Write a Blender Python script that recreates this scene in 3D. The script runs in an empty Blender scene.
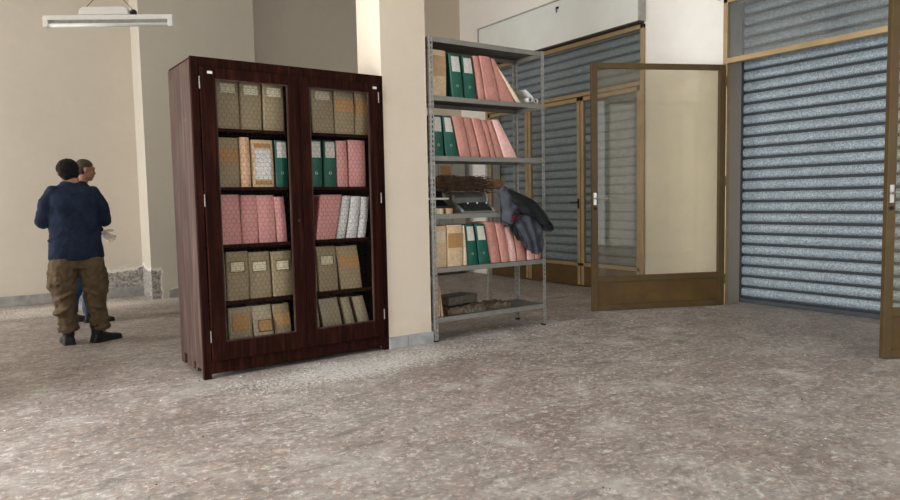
import bpy, bmesh, math, random
from mathutils import Vector, Matrix
random.seed(7)
C = bpy.context.scene.collection
PI = math.pi

# ------------------------------------------------------------------ camera
cd = bpy.data.cameras.new('camera'); cam = bpy.data.objects.new('camera', cd); C.objects.link(cam)
rx = Vector((0.8261062, -0.5631694, -0.0197188)).normalized()
fw = Vector((0.5605783, 0.8248660, -0.0731301)).normalized()
up = rx.cross(fw).normalized(); rx = fw.cross(up).normalized()
m = Matrix((rx, up, -fw)).transposed().to_4x4(); m.translation = Vector((0, 0, 1.25))
cam.matrix_world = m
cd.sensor_width = 36; cd.lens = 676/900*36; cd.clip_start = .05; cd.clip_end = 100
bpy.context.scene.camera = cam

# ------------------------------------------------------------------ world, lights, exposure
w = bpy.data.worlds.new('world'); bpy.context.scene.world = w; w.use_nodes = True
w.node_tree.nodes['Background'].inputs[0].default_value = (.75, .85, 1, 1)
w.node_tree.nodes['Background'].inputs[1].default_value = 1.0
vs = bpy.context.scene.view_settings
vs.view_transform = 'Standard'; vs.look = 'None'; vs.gamma = 1; vs.use_curve_mapping = False
vs.exposure = 0.0

def area(name, loc, rot, sx, sy, power, col):
    l = bpy.data.lights.new(name, 'AREA'); l.shape = 'RECTANGLE'; l.size = sx; l.size_y = sy
    l.energy = power; l.color = col
    o = bpy.data.objects.new(name, l); o.location = loc; o.rotation_euler = rot; C.objects.link(o)
    return o
# daylight entering the openings of the left side and of the shopfront behind the camera
area('daylight_near_left', (-4.15, 3.2, 1.75), (0, -PI/2, 0), 3.1, 3.2, 720, (.92, .96, 1))
area('daylight_far_left', (-4.15, 8.7, 1.75), (0, -PI/2, 0), 3.1, 2.2, 265, (1, .97, .93))
area('daylight_shopfront', (3.6, -2.65, 1.8), (PI/2, 0, 0), 4.6, 3.2, 80, (.93, .96, 1))

# ------------------------------------------------------------------ node materials
def newmat(name):
    m = bpy.data.materials.new(name); m.use_nodes = True
    nt = m.node_tree; b = nt.nodes['Principled BSDF']
    return m, nt, b
def nd(nt, t, **k):
    n = nt.nodes.new(t)
    for a, v in k.items():
        if a.startswith('i_'):
            key = a[2:]; key = int(key) if key.isdigit() else key.replace('_', ' ')
            n.inputs[key].default_value = v
        else: setattr(n, a, v)
    return n
def ramp(nt, src, stops):
    r = nt.nodes.new('ShaderNodeValToRGB'); e = r.color_ramp.elements
    while len(e) < len(stops): e.new(.5)
    for el, (p, c) in zip(e, stops):
        el.position = p; el.color = (*c, 1) if len(c) == 3 else c
    nt.links.new(src, r.inputs[0]); return r.outputs[0]
def g3(v): return (v, v, v)
def coords(nt, scale=(1, 1, 1), rot=(0, 0, 0), kind='Object'):
    tc = nd(nt, 'ShaderNodeTexCoord'); mp = nd(nt, 'ShaderNodeMapping')
    mp.inputs['Scale'].default_value = scale; mp.inputs['Rotation'].default_value = rot
    nt.links.new(tc.outputs[kind], mp.inputs[0]); return mp.outputs[0]
def noise(nt, vec, scale, detail=4, rough=.55, dist=0):
    n = nd(nt, 'ShaderNodeTexNoise'); n.inputs['Scale'].default_value = scale
    n.inputs['Detail'].default_value = detail; n.inputs['Roughness'].default_value = rough
    n.inputs['Distortion'].default_value = dist
    nt.links.new(vec, n.inputs['Vector']); return n.outputs[0]
def mix(nt, fac, a, b, mode='MIX'):
    n = nd(nt, 'ShaderNodeMix', data_type='RGBA', blend_type=mode)
    if isinstance(fac, (int, float)): n.inputs[0].default_value = fac
    else: nt.links.new(fac, n.inputs[0])
    for i, v in ((6, a), (7, b)):
        if isinstance(v, tuple): n.inputs[i].default_value = (*v, 1)
        else: nt.links.new(v, n.inputs[i])
    return n.outputs[2]
def math_(nt, op, a, b=None, clamp=False):
    n = nd(nt, 'ShaderNodeMath', operation=op, use_clamp=clamp)
    for i, v in ((0, a), (1, b)):
        if v is None: continue
        if isinstance(v, (int, float)): n.inputs[i].default_value = v
        else: nt.links.new(v, n.inputs[i])
    return n.outputs[0]
def bump(nt, b, h, strength=.3, dist=.01):
    n = nd(nt, 'ShaderNodeBump'); n.inputs['Strength'].default_value = strength
    n.inputs['Distance'].default_value = dist
    nt.links.new(h, n.inputs['Height']); nt.links.new(n.outputs[0], b.inputs['Normal'])

def simple(name, col, rough=.6, metal=0, var=.15, scale=20, bmp=.1, stretch=(1, 1, 1), spec=.4):
    m, nt, b = newmat(name)
    v = coords(nt, stretch); n = noise(nt, v, scale)
    lo = tuple(c*(1-var) for c in col); hi = tuple(min(1, c*(1+var)) for c in col)
    c = ramp(nt, n, [(.3, lo), (.7, hi)])
    nt.links.new(c, b.inputs['Base Color'])
    b.inputs['Roughness'].default_value = rough; b.inputs['Metallic'].default_value = metal
    b.inputs['Specular IOR Level'].default_value = spec
    if bmp: bump(nt, b, n, bmp, .005)
    return m

def mat_floor():
    m, nt, b = newmat('worn_stone_tiles')
    v = coords(nt)
    # base tone per tile (laid diagonally)
    br = nd(nt, 'ShaderNodeTexBrick', offset=0.0, squash=1.0)
    br.inputs['Scale'].default_value = 1; br.inputs['Brick Width'].default_value = .45
    br.inputs['Row Height'].default_value = .45; br.inputs['Mortar Size'].default_value = .003
    br.inputs['Color1'].default_value = (.0, .0, .0, 1); br.inputs['Color2'].default_value = (1, 1, 1, 1)
    br.inputs['Mortar'].default_value = (.5, .5, .5, 1)
    vr = coords(nt, rot=(0, 0, PI/4)); nt.links.new(vr, br.inputs['Vector'])
    big = noise(nt, v, .9, 5, .6)
    c = ramp(nt, big, [(.3, (.225, .178, .155)), (.5, (.28, .243, .218)), (.7, (.345, .318, .29))])
    c = mix(nt, .10, c, br.outputs['Color'], 'SOFT_LIGHT')
    # elongated stone flecks
    vd = nd(nt, 'ShaderNodeTexVoronoi', feature='F1'); vd.inputs['Scale'].default_value = 46
    dn = nd(nt, 'ShaderNodeTexNoise'); dn.inputs['Scale'].default_value = 9
    nt.links.new(v, dn.inputs['Vector'])
    dm = mix(nt, .06, v, dn.outputs['Color'], 'ADD'); nt.links.new(dm, vd.inputs['Vector'])
    sep = nd(nt, 'ShaderNodeSeparateColor'); nt.links.new(vd.outputs['Color'], sep.inputs[0])
    fl = ramp(nt, sep.outputs[0], [(0, (.55, .50, .46)), (.12, (.9, .85, .82)), (.5, (1, 1, 1)), (.78, (1.0, .93, .88)), (.9, (1.45, 1.40, 1.36)), (1, (1.75, 1.7, 1.65))])
    c = mix(nt, .75, c, fl, 'MULTIPLY')
    ch = noise(nt, v, 24, 9, .82, .7)
    c = mix(nt, ramp(nt, ch, [(.545, g3(0)), (.60, g3(.9))]), c, (.60, .575, .545))
    c = mix(nt, ramp(nt, ch, [(.38, g3(.85)), (.45, g3(0))]), c, (.20, .165, .145))
    # reddish flecks
    rd = ramp(nt, sep.outputs[1], [(.82, g3(0)), (.9, g3(.35))])
    c = mix(nt, rd, c, (.36, .22, .175))
    # dark scuffs
    sc = noise(nt, coords(nt, (1.2, 3.5, 1), (0, 0, .5)), 3.2, 9, .72, .8)
    scm = ramp(nt, sc, [(.36, g3(.8)), (.50, g3(0))])
    c = mix(nt, scm, c, (.16, .14, .125))
    # film of dust
    du = noise(nt, v, 2.6, 9, .7, .4)
    dum = ramp(nt, du, [(.50, g3(0)), (.72, g3(.6))])
    c = mix(nt, dum, c, (.56, .53, .49))
    # white plaster trodden into the floor: dense along the pillar front, thin elsewhere, with painted light at the back
    fine = noise(nt, v, 42, 8, .8, .4)
    med = noise(nt, v, 1.7, 4, .6)
    sx = nd(nt, 'ShaderNodeSeparateXYZ'); nt.links.new(v, sx.inputs[0])
    def blob(x0, y0, rx_, ry_, amp):
        dx = math_(nt, 'DIVIDE', math_(nt, 'SUBTRACT', sx.outputs[0], x0), rx_)
        dy = math_(nt, 'DIVIDE', math_(nt, 'SUBTRACT', sx.outputs[1], y0), ry_)
        d = math_(nt, 'ADD', math_(nt, 'MULTIPLY', dx, dx), math_(nt, 'MULTIPLY', dy, dy))
        return math_(nt, 'MULTIPLY', math_(nt, 'SUBTRACT', 1, d, True), amp)
    s = blob(2.5, 4.62, 1.5, .42, .15)
    for a in ((4.3, 4.85, .8, .35, .09), (.9, 9.6, 2.6, .7, .17), (6.0, 4.9, 1.5, .8, .07), (6.3, 3.6, .9, 1.2, .05), (1.8, 4.2, 1.2, .8, .05)):  # wide blob along the back wall paints in daylight on the floor
        s = math_(nt, 'ADD', s, blob(*a))
    t = math_(nt, 'ADD', math_(nt, 'ADD', fine, s), math_(nt, 'MULTIPLY', math_(nt, 'SUBTRACT', med, .5), .22))
    wm = ramp(nt, t, [(.60, g3(0)), (.68, g3(.85))])
    c = mix(nt, wm, c, (.74, .71, .66))
    # joints: dark, here and there filled with plaster
    j = math_(nt, 'MULTIPLY', br.outputs['Fac'], .28)
    c = mix(nt, j, c, mix(nt, ramp(nt, med, [(.5, g3(0)), (.6, g3(1))]), (.12, .10, .09), (.6, .57, .53)))
    nt.links.new(c, b.inputs['Base Color'])
    r = ramp(nt, du, [(.3, g3(.42)), (.7, g3(.72))]); nt.links.new(r, b.inputs['Roughness'])
    b.inputs['Specular IOR Level'].default_value = .35
    bump(nt, b, math_(nt, 'ADD', fine, du), .25, .004)
    return m

def mat_wall(name, col, damp=None, seed=0.0, dirt=True):
    """painted plaster; damp = list of (x0, x1, z_top) where the paint has peeled to grey render"""
    m, nt, b = newmat(name)
    v = coords(nt)
    n1 = noise(nt, v, .8, 5, .6); n2 = noise(nt, v, 9, 8, .65)
    c = ramp(nt, n1, [(.3, tuple(x*.95 for x in col)), (.7, tuple(min(1, x*1.03) for x in col))])
    c = mix(nt, .25, c, ramp(nt, n2, [(.3, g3(.86)), (.7, g3(1))]), 'MULTIPLY')
    sx = nd(nt, 'ShaderNodeSeparateXYZ'); nt.links.new(v, sx.inputs[0])
    # scuffs just above the skirting
    lo = math_(nt, 'SUBTRACT', .45, sx.outputs[2], True)
    sm = ramp(nt, math_(nt, 'MULTIPLY', lo, n2), [(.14, g3(0)), (.26, g3(.5))])
    c = mix(nt, sm, c, (.40, .36, .31))
    h = n2
    if damp:
        wob = noise(nt, v, 5, 6, .65)
        tot = None
        for x0, x1, zt in damp:
            cx, hx = (x0+x1)/2, (x1-x0)/2
            dx = math_(nt, 'ABSOLUTE', math_(nt, 'SUBTRACT', sx.outputs[0], cx))
            ex = math_(nt, 'SUBTRACT', 1, math_(nt, 'DIVIDE', dx, hx))
            ez = math_(nt, 'DIVIDE', math_(nt, 'SUBTRACT', zt, sx.outputs[2]), zt)
            e = math_(nt, 'MINIMUM', ex, ez)
            tot = e if tot is None else math_(nt, 'MAXIMUM', tot, e)
        e = math_(nt, 'ADD', tot, math_(nt, 'MULTIPLY', math_(nt, 'SUBTRACT', wob, .5), .8))
        rim = ramp(nt, e, [(.0, g3(0)), (.05, g3(1)), (.14, g3(1)), (.2, g3(0))])
        core = ramp(nt, e, [(.12, g3(0)), (.17, g3(1))])
        gr = ramp(nt, noise(nt, v, 30, 8, .8), [(.35, (.11, .10, .09)), (.5, (.32, .30, .28)), (.62, (.66, .64, .60))])
        c = mix(nt, rim, c, (.78, .75, .70)); c = mix(nt, core, c, gr)
        h = math_(nt, 'SUBTRACT', n2, math_(nt, 'MULTIPLY', core, 1.5))
    nt.links.new(c, b.inputs['Base Color']); b.inputs['Roughness'].default_value = .85
    b.inputs['Specular IOR Level'].default_value = .2
    bump(nt, b, h, .35, .006)
    return m

def mat_wood():
    m, nt, b = newmat('dark_stained_wood')
    v = coords(nt, (14, 14, .9)); n = noise(nt, v, 2.2, 8, .65, .6)
    c = ramp(nt, n, [(.28, (.007, .0026, .0018)), (.5, (.018, .0050, .0034)), (.72, (.046, .014, .008))])
    v2 = coords(nt, (5, 5, 1.2)); n2 = noise(nt, v2, 4, 8, .75)
    w_ = ramp(nt, n2, [(.62, g3(0)), (.78, g3(.35))])
    c = mix(nt, w_, c, (.10, .055, .042))
    b.inputs['Specular IOR Level'].default_value = .04
    nt.links.new(c, b.inputs['Base Color'])
    nt.links.new(ramp(nt, n2, [(.3, g3(.5)), (.7, g3(.75))]), b.inputs['Roughness'])
    bump(nt, b, n, .3, .003); return m

def mat_wood_side():
    m, nt, b = newmat('lit_scuffed_wood_side')
    v = coords(nt, (9, 11, .7)); n = noise(nt, v, 2.4, 9, .68, .5)
    c = ramp(nt, n, [(.25, (.016, .007, .005)), (.45, (.040, .018, .013)), (.6, (.075, .043, .032)), (.8, (.14, .095, .075))])  # lighter browns paint in the light on the cabinet side
    n2 = noise(nt, coords(nt), 5, 8, .75)
    c = mix(nt, ramp(nt, n2, [(.62, g3(0)), (.72, g3(.4))]), c, (.22, .17, .14))
    nt.links.new(c, b.inputs['Base Color']); b.inputs['Roughness'].default_value = .6; b.inputs['Specular IOR Level'].default_value = .25
    bump(nt, b, n, .4, .004); return m

def mat_shutter(name, tint=1.0, metal=.35):
    m, nt, b = newmat(name)
    v = coords(nt); vo = nd(nt, 'ShaderNodeTexVoronoi', feature='F1'); vo.inputs['Scale'].default_value = 95
    nt.links.new(v, vo.inputs['Vector'])
    s = nd(nt, 'ShaderNodeSeparateColor'); nt.links.new(vo.outputs['Color'], s.inputs[0])
    c = ramp(nt, s.outputs[0], [(0, tuple(tint*x for x in (.25, .31, .35))), (.55, tuple(tint*x for x in (.36, .43, .475))), (1, tuple(tint*x for x in (.58, .66, .71)))])
    n = noise(nt, v, 2.2, 6, .6)
    c = mix(nt, .5, c, ramp(nt, n, [(.3, g3(.72)), (.7, g3(1))]), 'MULTIPLY')
    nt.links.new(c, b.inputs['Base Color'])
    b.inputs['Metallic'].default_value = metal
    nt.links.new(ramp(nt, s.outputs[1], [(0, g3(.38)), (1, g3(.6))]), b.inputs['Roughness'])
    return m

def mat_glass(name, dust=.06, dcol=(.5, .5, .46), tint=(.965, .975, .97)):  # dust also sets the painted grey haze of the transom pane
    m = bpy.data.materials.new(name); m.use_nodes = True; nt = m.node_tree
    nt.nodes.remove(nt.nodes['Principled BSDF']); out = nt.nodes['Material Output']
    tr = nd(nt, 'ShaderNodeBsdfTransparent'); tr.inputs[0].default_value = (*tint, 1)
    gl = nd(nt, 'ShaderNodeBsdfGlossy'); gl.inputs['Roughness'].default_value = .03
    fr = nd(nt, 'ShaderNodeFresnel'); ge = nd(nt, 'ShaderNodeNewGeometry')
    nt.links.new(math_(nt, 'SUBTRACT', 1.5, math_(nt, 'MULTIPLY', ge.outputs['Backfacing'], .8333)), fr.inputs[0])   # a thin pane reflects alike from both faces
    mx = nd(nt, 'ShaderNodeMixShader')
    nt.links.new(fr.outputs[0], mx.inputs[0]); nt.links.new(tr.outputs[0], mx.inputs[1]); nt.links.new(gl.outputs[0], mx.inputs[2])
    df = nd(nt, 'ShaderNodeBsdfDiffuse'); df.inputs[0].default_value = (*dcol, 1)
    m2 = nd(nt, 'ShaderNodeMixShader')
    n = noise(nt, coords(nt), 3, 6, .6)
    f = ramp(nt, n, [(.3, g3(dust*.7)), (.7, g3(dust*1.3))])
    nt.links.new(f, m2.inputs[0]); nt.links.new(mx.outputs[0], m2.inputs[1]); nt.links.new(df.outputs[0], m2.inputs[2])
    nt.links.new(m2.outputs[0], out.inputs[0]); return m

def mat_marbled(name, base, vein, scale=110):
    """printed paper of an old archive file"""
    m, nt, b = newmat(name)
    v = coords(nt); vo = nd(nt, 'ShaderNodeTexVoronoi', feature='DISTANCE_TO_EDGE'); vo.inputs['Scale'].default_value = scale
    oi = nd(nt, 'ShaderNodeObjectInfo')
    vv = mix(nt, 1.0, v, oi.outputs['Location'], 'ADD')
    nt.links.new(vv, vo.inputs['Vector'])
    c = ramp(nt, vo.outputs['Distance'], [(0, vein), (.12, base), (1, base)])
    n = noise(nt, vv, 7, 7, .65)
    c = mix(nt, .6, c, ramp(nt, n, [(.25, g3(.68)), (.75, g3(1.12))]), 'MULTIPLY')
    nt.links.new(c, b.inputs['Base Color']); b.inputs['Roughness'].default_value = .6
    bump(nt, b, n, .3, .004); return m

def mat_fabric(name, col, scale=8, var=.25, rough=.9):
    m, nt, b = newmat(name)
    n = noise(nt, coords(nt), scale, 6, .6)
    c = ramp(nt, n, [(.3, tuple(x*(1-var) for x in col)), (.7, tuple(x*(1+var) for x in col))])
    nt.links.new(c, b.inputs['Base Color']); b.inputs['Roughness'].default_value = rough
    b.inputs['Specular IOR Level'].default_value = .15
    w1 = noise(nt, coords(nt, (1, 1, 1)), 400, 2)
    bump(nt, b, math_(nt, 'ADD', n, math_(nt, 'MULTIPLY', w1, .2)), .5, .01); return m

def mat_label(name, paper, ink, lines=60):
    """paper label with unreadable faded handwriting"""
    m, nt, b = newmat(name)
    v = coords(nt, (1, 1, 1)); n = noise(nt, coords(nt, (260, 1, 45)), 1, 3, .6, 1.0)
    sx = nd(nt, 'ShaderNodeSeparateXYZ'); nt.links.new(v, sx.inputs[0])
    sn = math_(nt, 'SINE', math_(nt, 'MULTIPLY', sx.outputs[2], lines*6.28))
    f = math_(nt, 'MULTIPLY', ramp(nt, n, [(.5, g3(0)), (.56, g3(1))]), ramp(nt, sn, [(.3, g3(0)), (.5, g3(.8))]))
    c = mix(nt, f, paper, ink)
    nn = noise(nt, v, 15, 5); c = mix(nt, .4, c, ramp(nt, nn, [(.3, g3(.75)), (.7, g3(1.05))]), 'MULTIPLY')
    nt.links.new(c, b.inputs['Base Color']); b.inputs['Roughness'].default_value = .8; return m

M = dict(
    floor=mat_floor(),
    wall=mat_wall('cream_plaster', (.67, .615, .53)),
    wall_back=mat_wall('cream_plaster_peeling', (.67, .615, .53), [(1.0, 3.9, .42)]),
    wall_pillar=mat_wall('grey_cream_plaster', (.64, .60, .52), [(1.60, 1.90, .44), (1.98, 2.3, .13)]),
    wall_white=mat_wall('whitish_plaster', (.86, .815, .745)),
    wall_b=mat_wall('tan_plaster', (.66, .57, .45)),
    reveal=mat_wall('shaded_plaster', (.42, .38, .33)),
    ceiling=simple('ceiling_paint', (.72, .69, .63), .9, var=.05, scale=3),
    skirting=simple('grey_stone_skirting', (.34, .34, .33), .55, var=.25, scale=9),
    wood=mat_wood(), wood_side=mat_wood_side(),
    shutter=mat_shutter('galvanised_slats', .84), shutter_far=mat_shutter('dull_galvanised_slats', .72, 0),
    groove_far=simple('dull_joint_shade', (.13, .15, .16), .6),
    groove=simple('dark_metal_and_joint_shade', (.045, .052, .058), .6),
    bronze=simple('bronze_anodised_aluminium', (.100, .062, .022), .5, .3, .15, 6),
    brass=simple('pale_gold_aluminium', (.40, .285, .155), .38, .45, .12, 6),
    panel=simple('bronze_sheet_panel', (.110, .064, .020), .5, .3, .25, 4),
    glass=mat_glass('dusty_window_glass', .06, (.30, .32, .32)), glass_hazed=mat_glass('hazed_transom_glass', .17, (.27, .28, .275)), glass_door=mat_glass('dusty_door_glass', .07, (.50, .47, .40), (.895, .87, .80)),
    board=simple('off_white_board', (.74, .75, .69), .5, var=.04, scale=3),
    board_edge=simple('board_edge_trim', (.36, .35, .32), .5),
    steel=simple('galvanised_steel', (.33, .325, .30), .42, .6, .25, 25),
    grey_paint=simple('grey_painted_steel', (.22, .213, .185), .5, .2, .12, 10),
    dark_sheet_shade=simple('worn_dark_sheet_and_shade', (.095, .09, .08), .6, .1, .3, 6),
    wire=simple('dark_wire', (.02, .018, .015), .5, .6),
    hinge=simple('pale_hinge', (.30, .27, .25), .4, .6),
    tag=simple('white_paper', (.75, .74, .70), .8),
    olive=mat_marbled('olive_marbled_paper', (.31, .24, .135), (.21, .155, .08)),
    olive_l=mat_marbled('pale_olive_marbled_paper', (.42, .35, .23), (.30, .24, .15)),
    olive_g=mat_marbled('grey_olive_marbled_paper', (.33, .27, .17), (.23, .18, .11)),
    beige=mat_marbled('beige_card', (.62, .45, .28), (.50, .35, .20), 30),
    cream=mat_marbled('cream_paper', (.80, .66, .46), (.72, .58, .40), 30),
    peach=mat_marbled('peach_paper', (.74, .47, .29), (.62, .36, .22), 40),
    pink=mat_marbled('pink_card', (.60, .275, .25), (.50, .21, .19), 80),
    salmon=mat_marbled('salmon_card', (.54, .245, .195), (.47, .205, .165), 14),
    pale_pink=mat_marbled('pale_pink_card', (.82, .50, .44), (.70, .40, .34), 18),
    white_p=mat_marbled('white_printed_paper', (.70, .68, .64), (.38, .36, .34), 55),
    pages=simple('paper_edges', (.60, .55, .45), .9, var=.3, scale=3, stretch=(60, 1, 1)),
    green=simple('green_binder_board', (.003, .082, .052), .45, var=.2, scale=12),
    label_w=mat_label('white_spine_label', (.62, .58, .52), (.35, .33, .32)),
    label_o=mat_label('orange_spine_label', (.38, .21, .08), (.30, .15, .05)),
    label_c=mat_label('cream_spine_label', (.62, .55, .38), (.22, .17, .10)),
    ink=simple('label_border_ink', (.07, .05, .03), .8),
    red_wood=simple('dark_red_cloth', (.10, .015, .010), .7),
    typew=simple('grey_green_enamel', (.20, .205, .18), .45, .1, .12, 10),
    black=simple('black_plastic', (.012, .012, .012), .45),
    rubber=simple('black_boot_leather', (.010, .011, .011), .55, var=.4),
    chrome=simple('worn_chrome', (.55, .55, .53), .3, .9, .1),
    straw=simple('brown_wicker', (.17, .085, .035), .8, var=.6, scale=60),
    twig=simple('dark_twigs', (.05, .025, .014), .9, var=.6, scale=40),
    tape=simple('brown_tape', (.40, .24, .13), .35, var=.2),
    tape_c=simple('cream_tape', (.62, .54, .33), .35, var=.2),
    oldpaper=simple('old_brown_paper', (.11, .078, .048), .9, var=.45, scale=14, bmp=.4),
    boxgrey=simple('grey_brown_card', (.10, .085, .065), .85, var=.3),
    jacket=mat_fabric('grey_blue_cloth', (.058, .061, .072), 14, .3),
    jacket_in=mat_fabric('black_lining', (.013, .0135, .015), 10, .3, .75),
    maroon=mat_fabric('maroon_lining', (.075, .012, .02), 10, .3),
    navy=mat_fabric('navy_knit', (.021, .033, .067), 10, .3),
    khaki=mat_fabric('khaki_cotton', (.135, .100, .062), 9, .3),
    dark_top=mat_fabric('dark_cloth', (.018, .020, .028), 9, .3),
    jeans=mat_fabric('blue_denim', (.050, .110, .20), 9, .3),
    skin=simple('skin', (.42, .22, .15), .55, var=.12, scale=8),
    hair=simple('black_hair', (.006, .005, .005), .9, var=.5, scale=90, bmp=.6),
    stubble=simple('cropped_brown_hair', (.075, .055, .045), .8, var=.3, scale=120, bmp=.4),
    glove=simple('white_work_glove', (.62, .58, .53), .85, var=.15, scale=20),
    lampwhite=simple('white_enamel', (.80, .80, .77), .35, var=.03),
    lampgrey=simple('lamp_reflector_grey', (.32, .32, .31), .4),
    locker=simple('grey_locker_enamel', (.34, .34, .30), .5, .1, .08, 4),
    plaster=simple('plaster_crumbs', (.70, .67, .62), .9, var=.2),
    dirt=simple('dark_debris', (.06, .045, .035), .9, var=.4),
)

# ------------------------------------------------------------------ mesh helpers
class MB:
    def __init__(s): s.v = []; s.f = []
    def add(s, v, f):
        o = len(s.v); s.v += [tuple(p) for p in v]; s.f += [tuple(i+o for i in q) for q in f]; return s
    def box(s, x0, x1, y0, y1, z0, z1, T=None):
        v = [Vector(p) for p in ((x0,y0,z0),(x1,y0,z0),(x1,y1,z0),(x0,y1,z0),(x0,y0,z1),(x1,y0,z1),(x1,y1,z1),(x0,y1,z1))]
        if T: v = [T @ p for p in v]
        return s.add(v, [(0,3,2,1),(4,5,6,7),(0,1,5,4),(1,2,6,5),(2,3,7,6),(3,0,4,7)])
    def loft(s, rings, cap=True):
        n = len(rings[0]); v = [p for r in rings for p in r]; f = []
        for k in range(len(rings)-1):
            for i in range(n):
                j = (i+1) % n; f.append((k*n+i, k*n+j, (k+1)*n+j, (k+1)*n+i))
        if cap:
            f.append(tuple(reversed(range(n)))); f.append(tuple((len(rings)-1)*n+i for i in range(n)))
        return s.add(v, f)
    def rod(s, p0, p1, r0, r1=None, n=8, round_=False):
        r1 = r0 if r1 is None else r1
        p0, p1 = Vector(p0), Vector(p1); d = p1-p0
        if d.length < 1e-6: d = Vector((0, 0, 1e-5))
        q = d.to_track_quat('Z', 'Y'); ax = q @ Vector((1, 0, 0)); ay = q @ Vector((0, 1, 0)); az = q @ Vector((0, 0, 1))
        def ring(c, r): return [c + (ax*math.cos(2*PI*i/n) + ay*math.sin(2*PI*i/n))*r for i in range(n)]
        R = []
        if round_:
            for k in (.98, .85, .6, .3): R.append(ring(p0 - az*r0*k, r0*math.sqrt(1-k*k)))
        R.append(ring(p0, r0)); R.append(ring(p1, r1))
        if round_:
            for k in (.3, .6, .85, .98): R.append(ring(p1 + az*r1*k, r1*math.sqrt(1-k*k)))
        return s.loft(R)
    def path(s, pts, r, n=6):
        for a, b in zip(pts, pts[1:]): s.rod(a, b, r, r, n)
        return s
    def ell(s, c, rad, rot=None, n=20, k=12):
        c = Vector(c); R = []
        for i in range(k+1):
            t = -PI/2*.985 + PI*.985*i/k
            R.append([Vector((rad[0]*math.cos(t)*math.cos(2*PI*j/n), rad[1]*math.cos(t)*math.sin(2*PI*j/n), rad[2]*math.sin(t))) for j in range(n)])
        if rot: R = [[rot @ p for p in r] for r in R]
        return s.loft([[c+p for p in r] for r in R])
    def stack(s, secs, n=24):
        """horizontal elliptical sections: (cx, cy, z, rx, ry)"""
        return s.loft([[Vector((cx+rx_*math.cos(2*PI*i/n), cy+ry_*math.sin(2*PI*i/n), z)) for i in range(n)] for cx, cy, z, rx_, ry_ in secs])
    def prism(s, poly, y0, y1):
        """poly in XZ extruded along Y"""
        return s.loft([[Vector((x, y0, z)) for x, z in poly], [Vector((x, y1, z)) for x, z in poly]])
    def prism_x(s, poly, x0, x1):
        """poly in YZ extruded along X"""
        return s.loft([[Vector((x0, y, z)) for y, z in poly], [Vector((x1, y, z)) for y, z in poly]])
    def build(s, name, mat, parent=None, bev=0, smooth=False, fix=True):
        me = bpy.data.meshes.new(name); me.from_pydata([tuple(p) for p in s.v], [], s.f)
        if fix:
            bm = bmesh.new(); bm.from_mesh(me); bmesh.ops.recalc_face_normals(bm, faces=bm.faces); bm.to_mesh(me); bm.free()
        me.materials.append(mat)
        o = bpy.data.objects.new(name, me); C.objects.link(o)
        if parent: o.parent = parent
        if smooth:
            for p in me.polygons: p.use_smooth = True
        if bev:
            b = o.modifiers.new('bevel', 'BEVEL'); b.width = bev; b.segments = 2; b.limit_method = 'ANGLE'
        return o

def tag(o, label=None, cat=None, group=None, kind=None):
    if label: o['label'] = label
    if cat: o['category'] = cat
    if group: o['group'] = group
    if kind: o['kind'] = kind
    return o
def empty(name, loc=(0, 0, 0), rz=0, **k):
    o = bpy.data.objects.new(name, None); o.empty_display_size = .1; o.location = loc; o.rotation_euler = (0, 0, rz)
    C.objects.link(o); return tag(o, **k)
def struct(mb, name, mat, label=None, **k):
    return tag(mb.build(name, mat, **k), label=label, kind='structure')
def remesh(mb, name, mat, parent, voxel=.012, smooth_it=4, disp=None):
    """fuse overlapping closed shapes into one continuous skin"""
    o = mb.build(name, mat)
    r = o.modifiers.new('r', 'REMESH'); r.mode = 'VOXEL'; r.voxel_size = voxel; r.use_smooth_shade = True
    s = o.modifiers.new('s', 'SMOOTH'); s.iterations = smooth_it; s.factor = .5
    if disp:
        t = bpy.data.textures.new('folds', 'CLOUDS'); t.noise_scale = disp[1]; t.noise_depth = 2
        d = o.modifiers.new('d', 'DISPLACE'); d.texture = t; d.strength = disp[0]; d.mid_level = .5; d.texture_coords = 'LOCAL'
    dg = bpy.context.evaluated_depsgraph_get()
    me = bpy.data.meshes.new_from_object(o.evaluated_get(dg)); me.name = name
    o.modifiers.clear(); o.data = me
    if not me.materials: me.materials.append(mat)
    for p in me.polygons: p.use_smooth = True
    if parent: o.parent = parent
    return o

# ------------------------------------------------------------------ the room
CE = 4.8
XL, XR, YF, YB = -4.0, 6.9, -2.5, 10.35
struct(MB().box(-4.6, 7.6, -3.1, 11, -.12, 0), 'floor', M['floor'], 'worn grey brown stone floor dusted with plaster')
struct(MB().box(-4.6, 7.6, -3.1, 11, CE, CE+.12), 'ceiling', M['ceiling'])
struct(MB().box(-4.6, 6.0, YB, YB+.3, 0, CE), 'wall_back', M['wall_back'], 'cream back wall with peeling damp patch low down')
struct(MB().box(6.0, 7.3, 9.72, 10.65, 0, CE), 'wall_back_corner', M['wall_b'])
# left wall: two tall openings onto the street
b = MB()
b.box(-4.3, XL, -2.8, 1.6, 0, CE); b.box(-4.3, XL, 4.8, 7.3, 0, CE); b.box(-4.3, XL, 9.9, YB, 0, CE)
b.box(-4.3, XL, 1.6, 4.8, 3.3, CE); b.box(-4.3, XL, 7.3, 9.9, 3.3, CE)
b.box(-4.3, XL, 1.6, 4.8, 0, .2); b.box(-4.3, XL, 7.3, 9.9, 0, .2)
struct(b, 'wall_left', M['wall'])
# front wall behind the camera with a wide shopfront
b = MB(); b.box(-4.3, 1.3, -2.8, YF, 0, CE); b.box(6.0, 7.3, -2.8, YF, 0, CE); b.box(1.3, 6.0, -2.8, YF, 3.4, CE); b.box(1.3, 6.0, -2.8, YF, 0, .2)
struct(b, 'wall_front', M['wall'])
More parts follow.
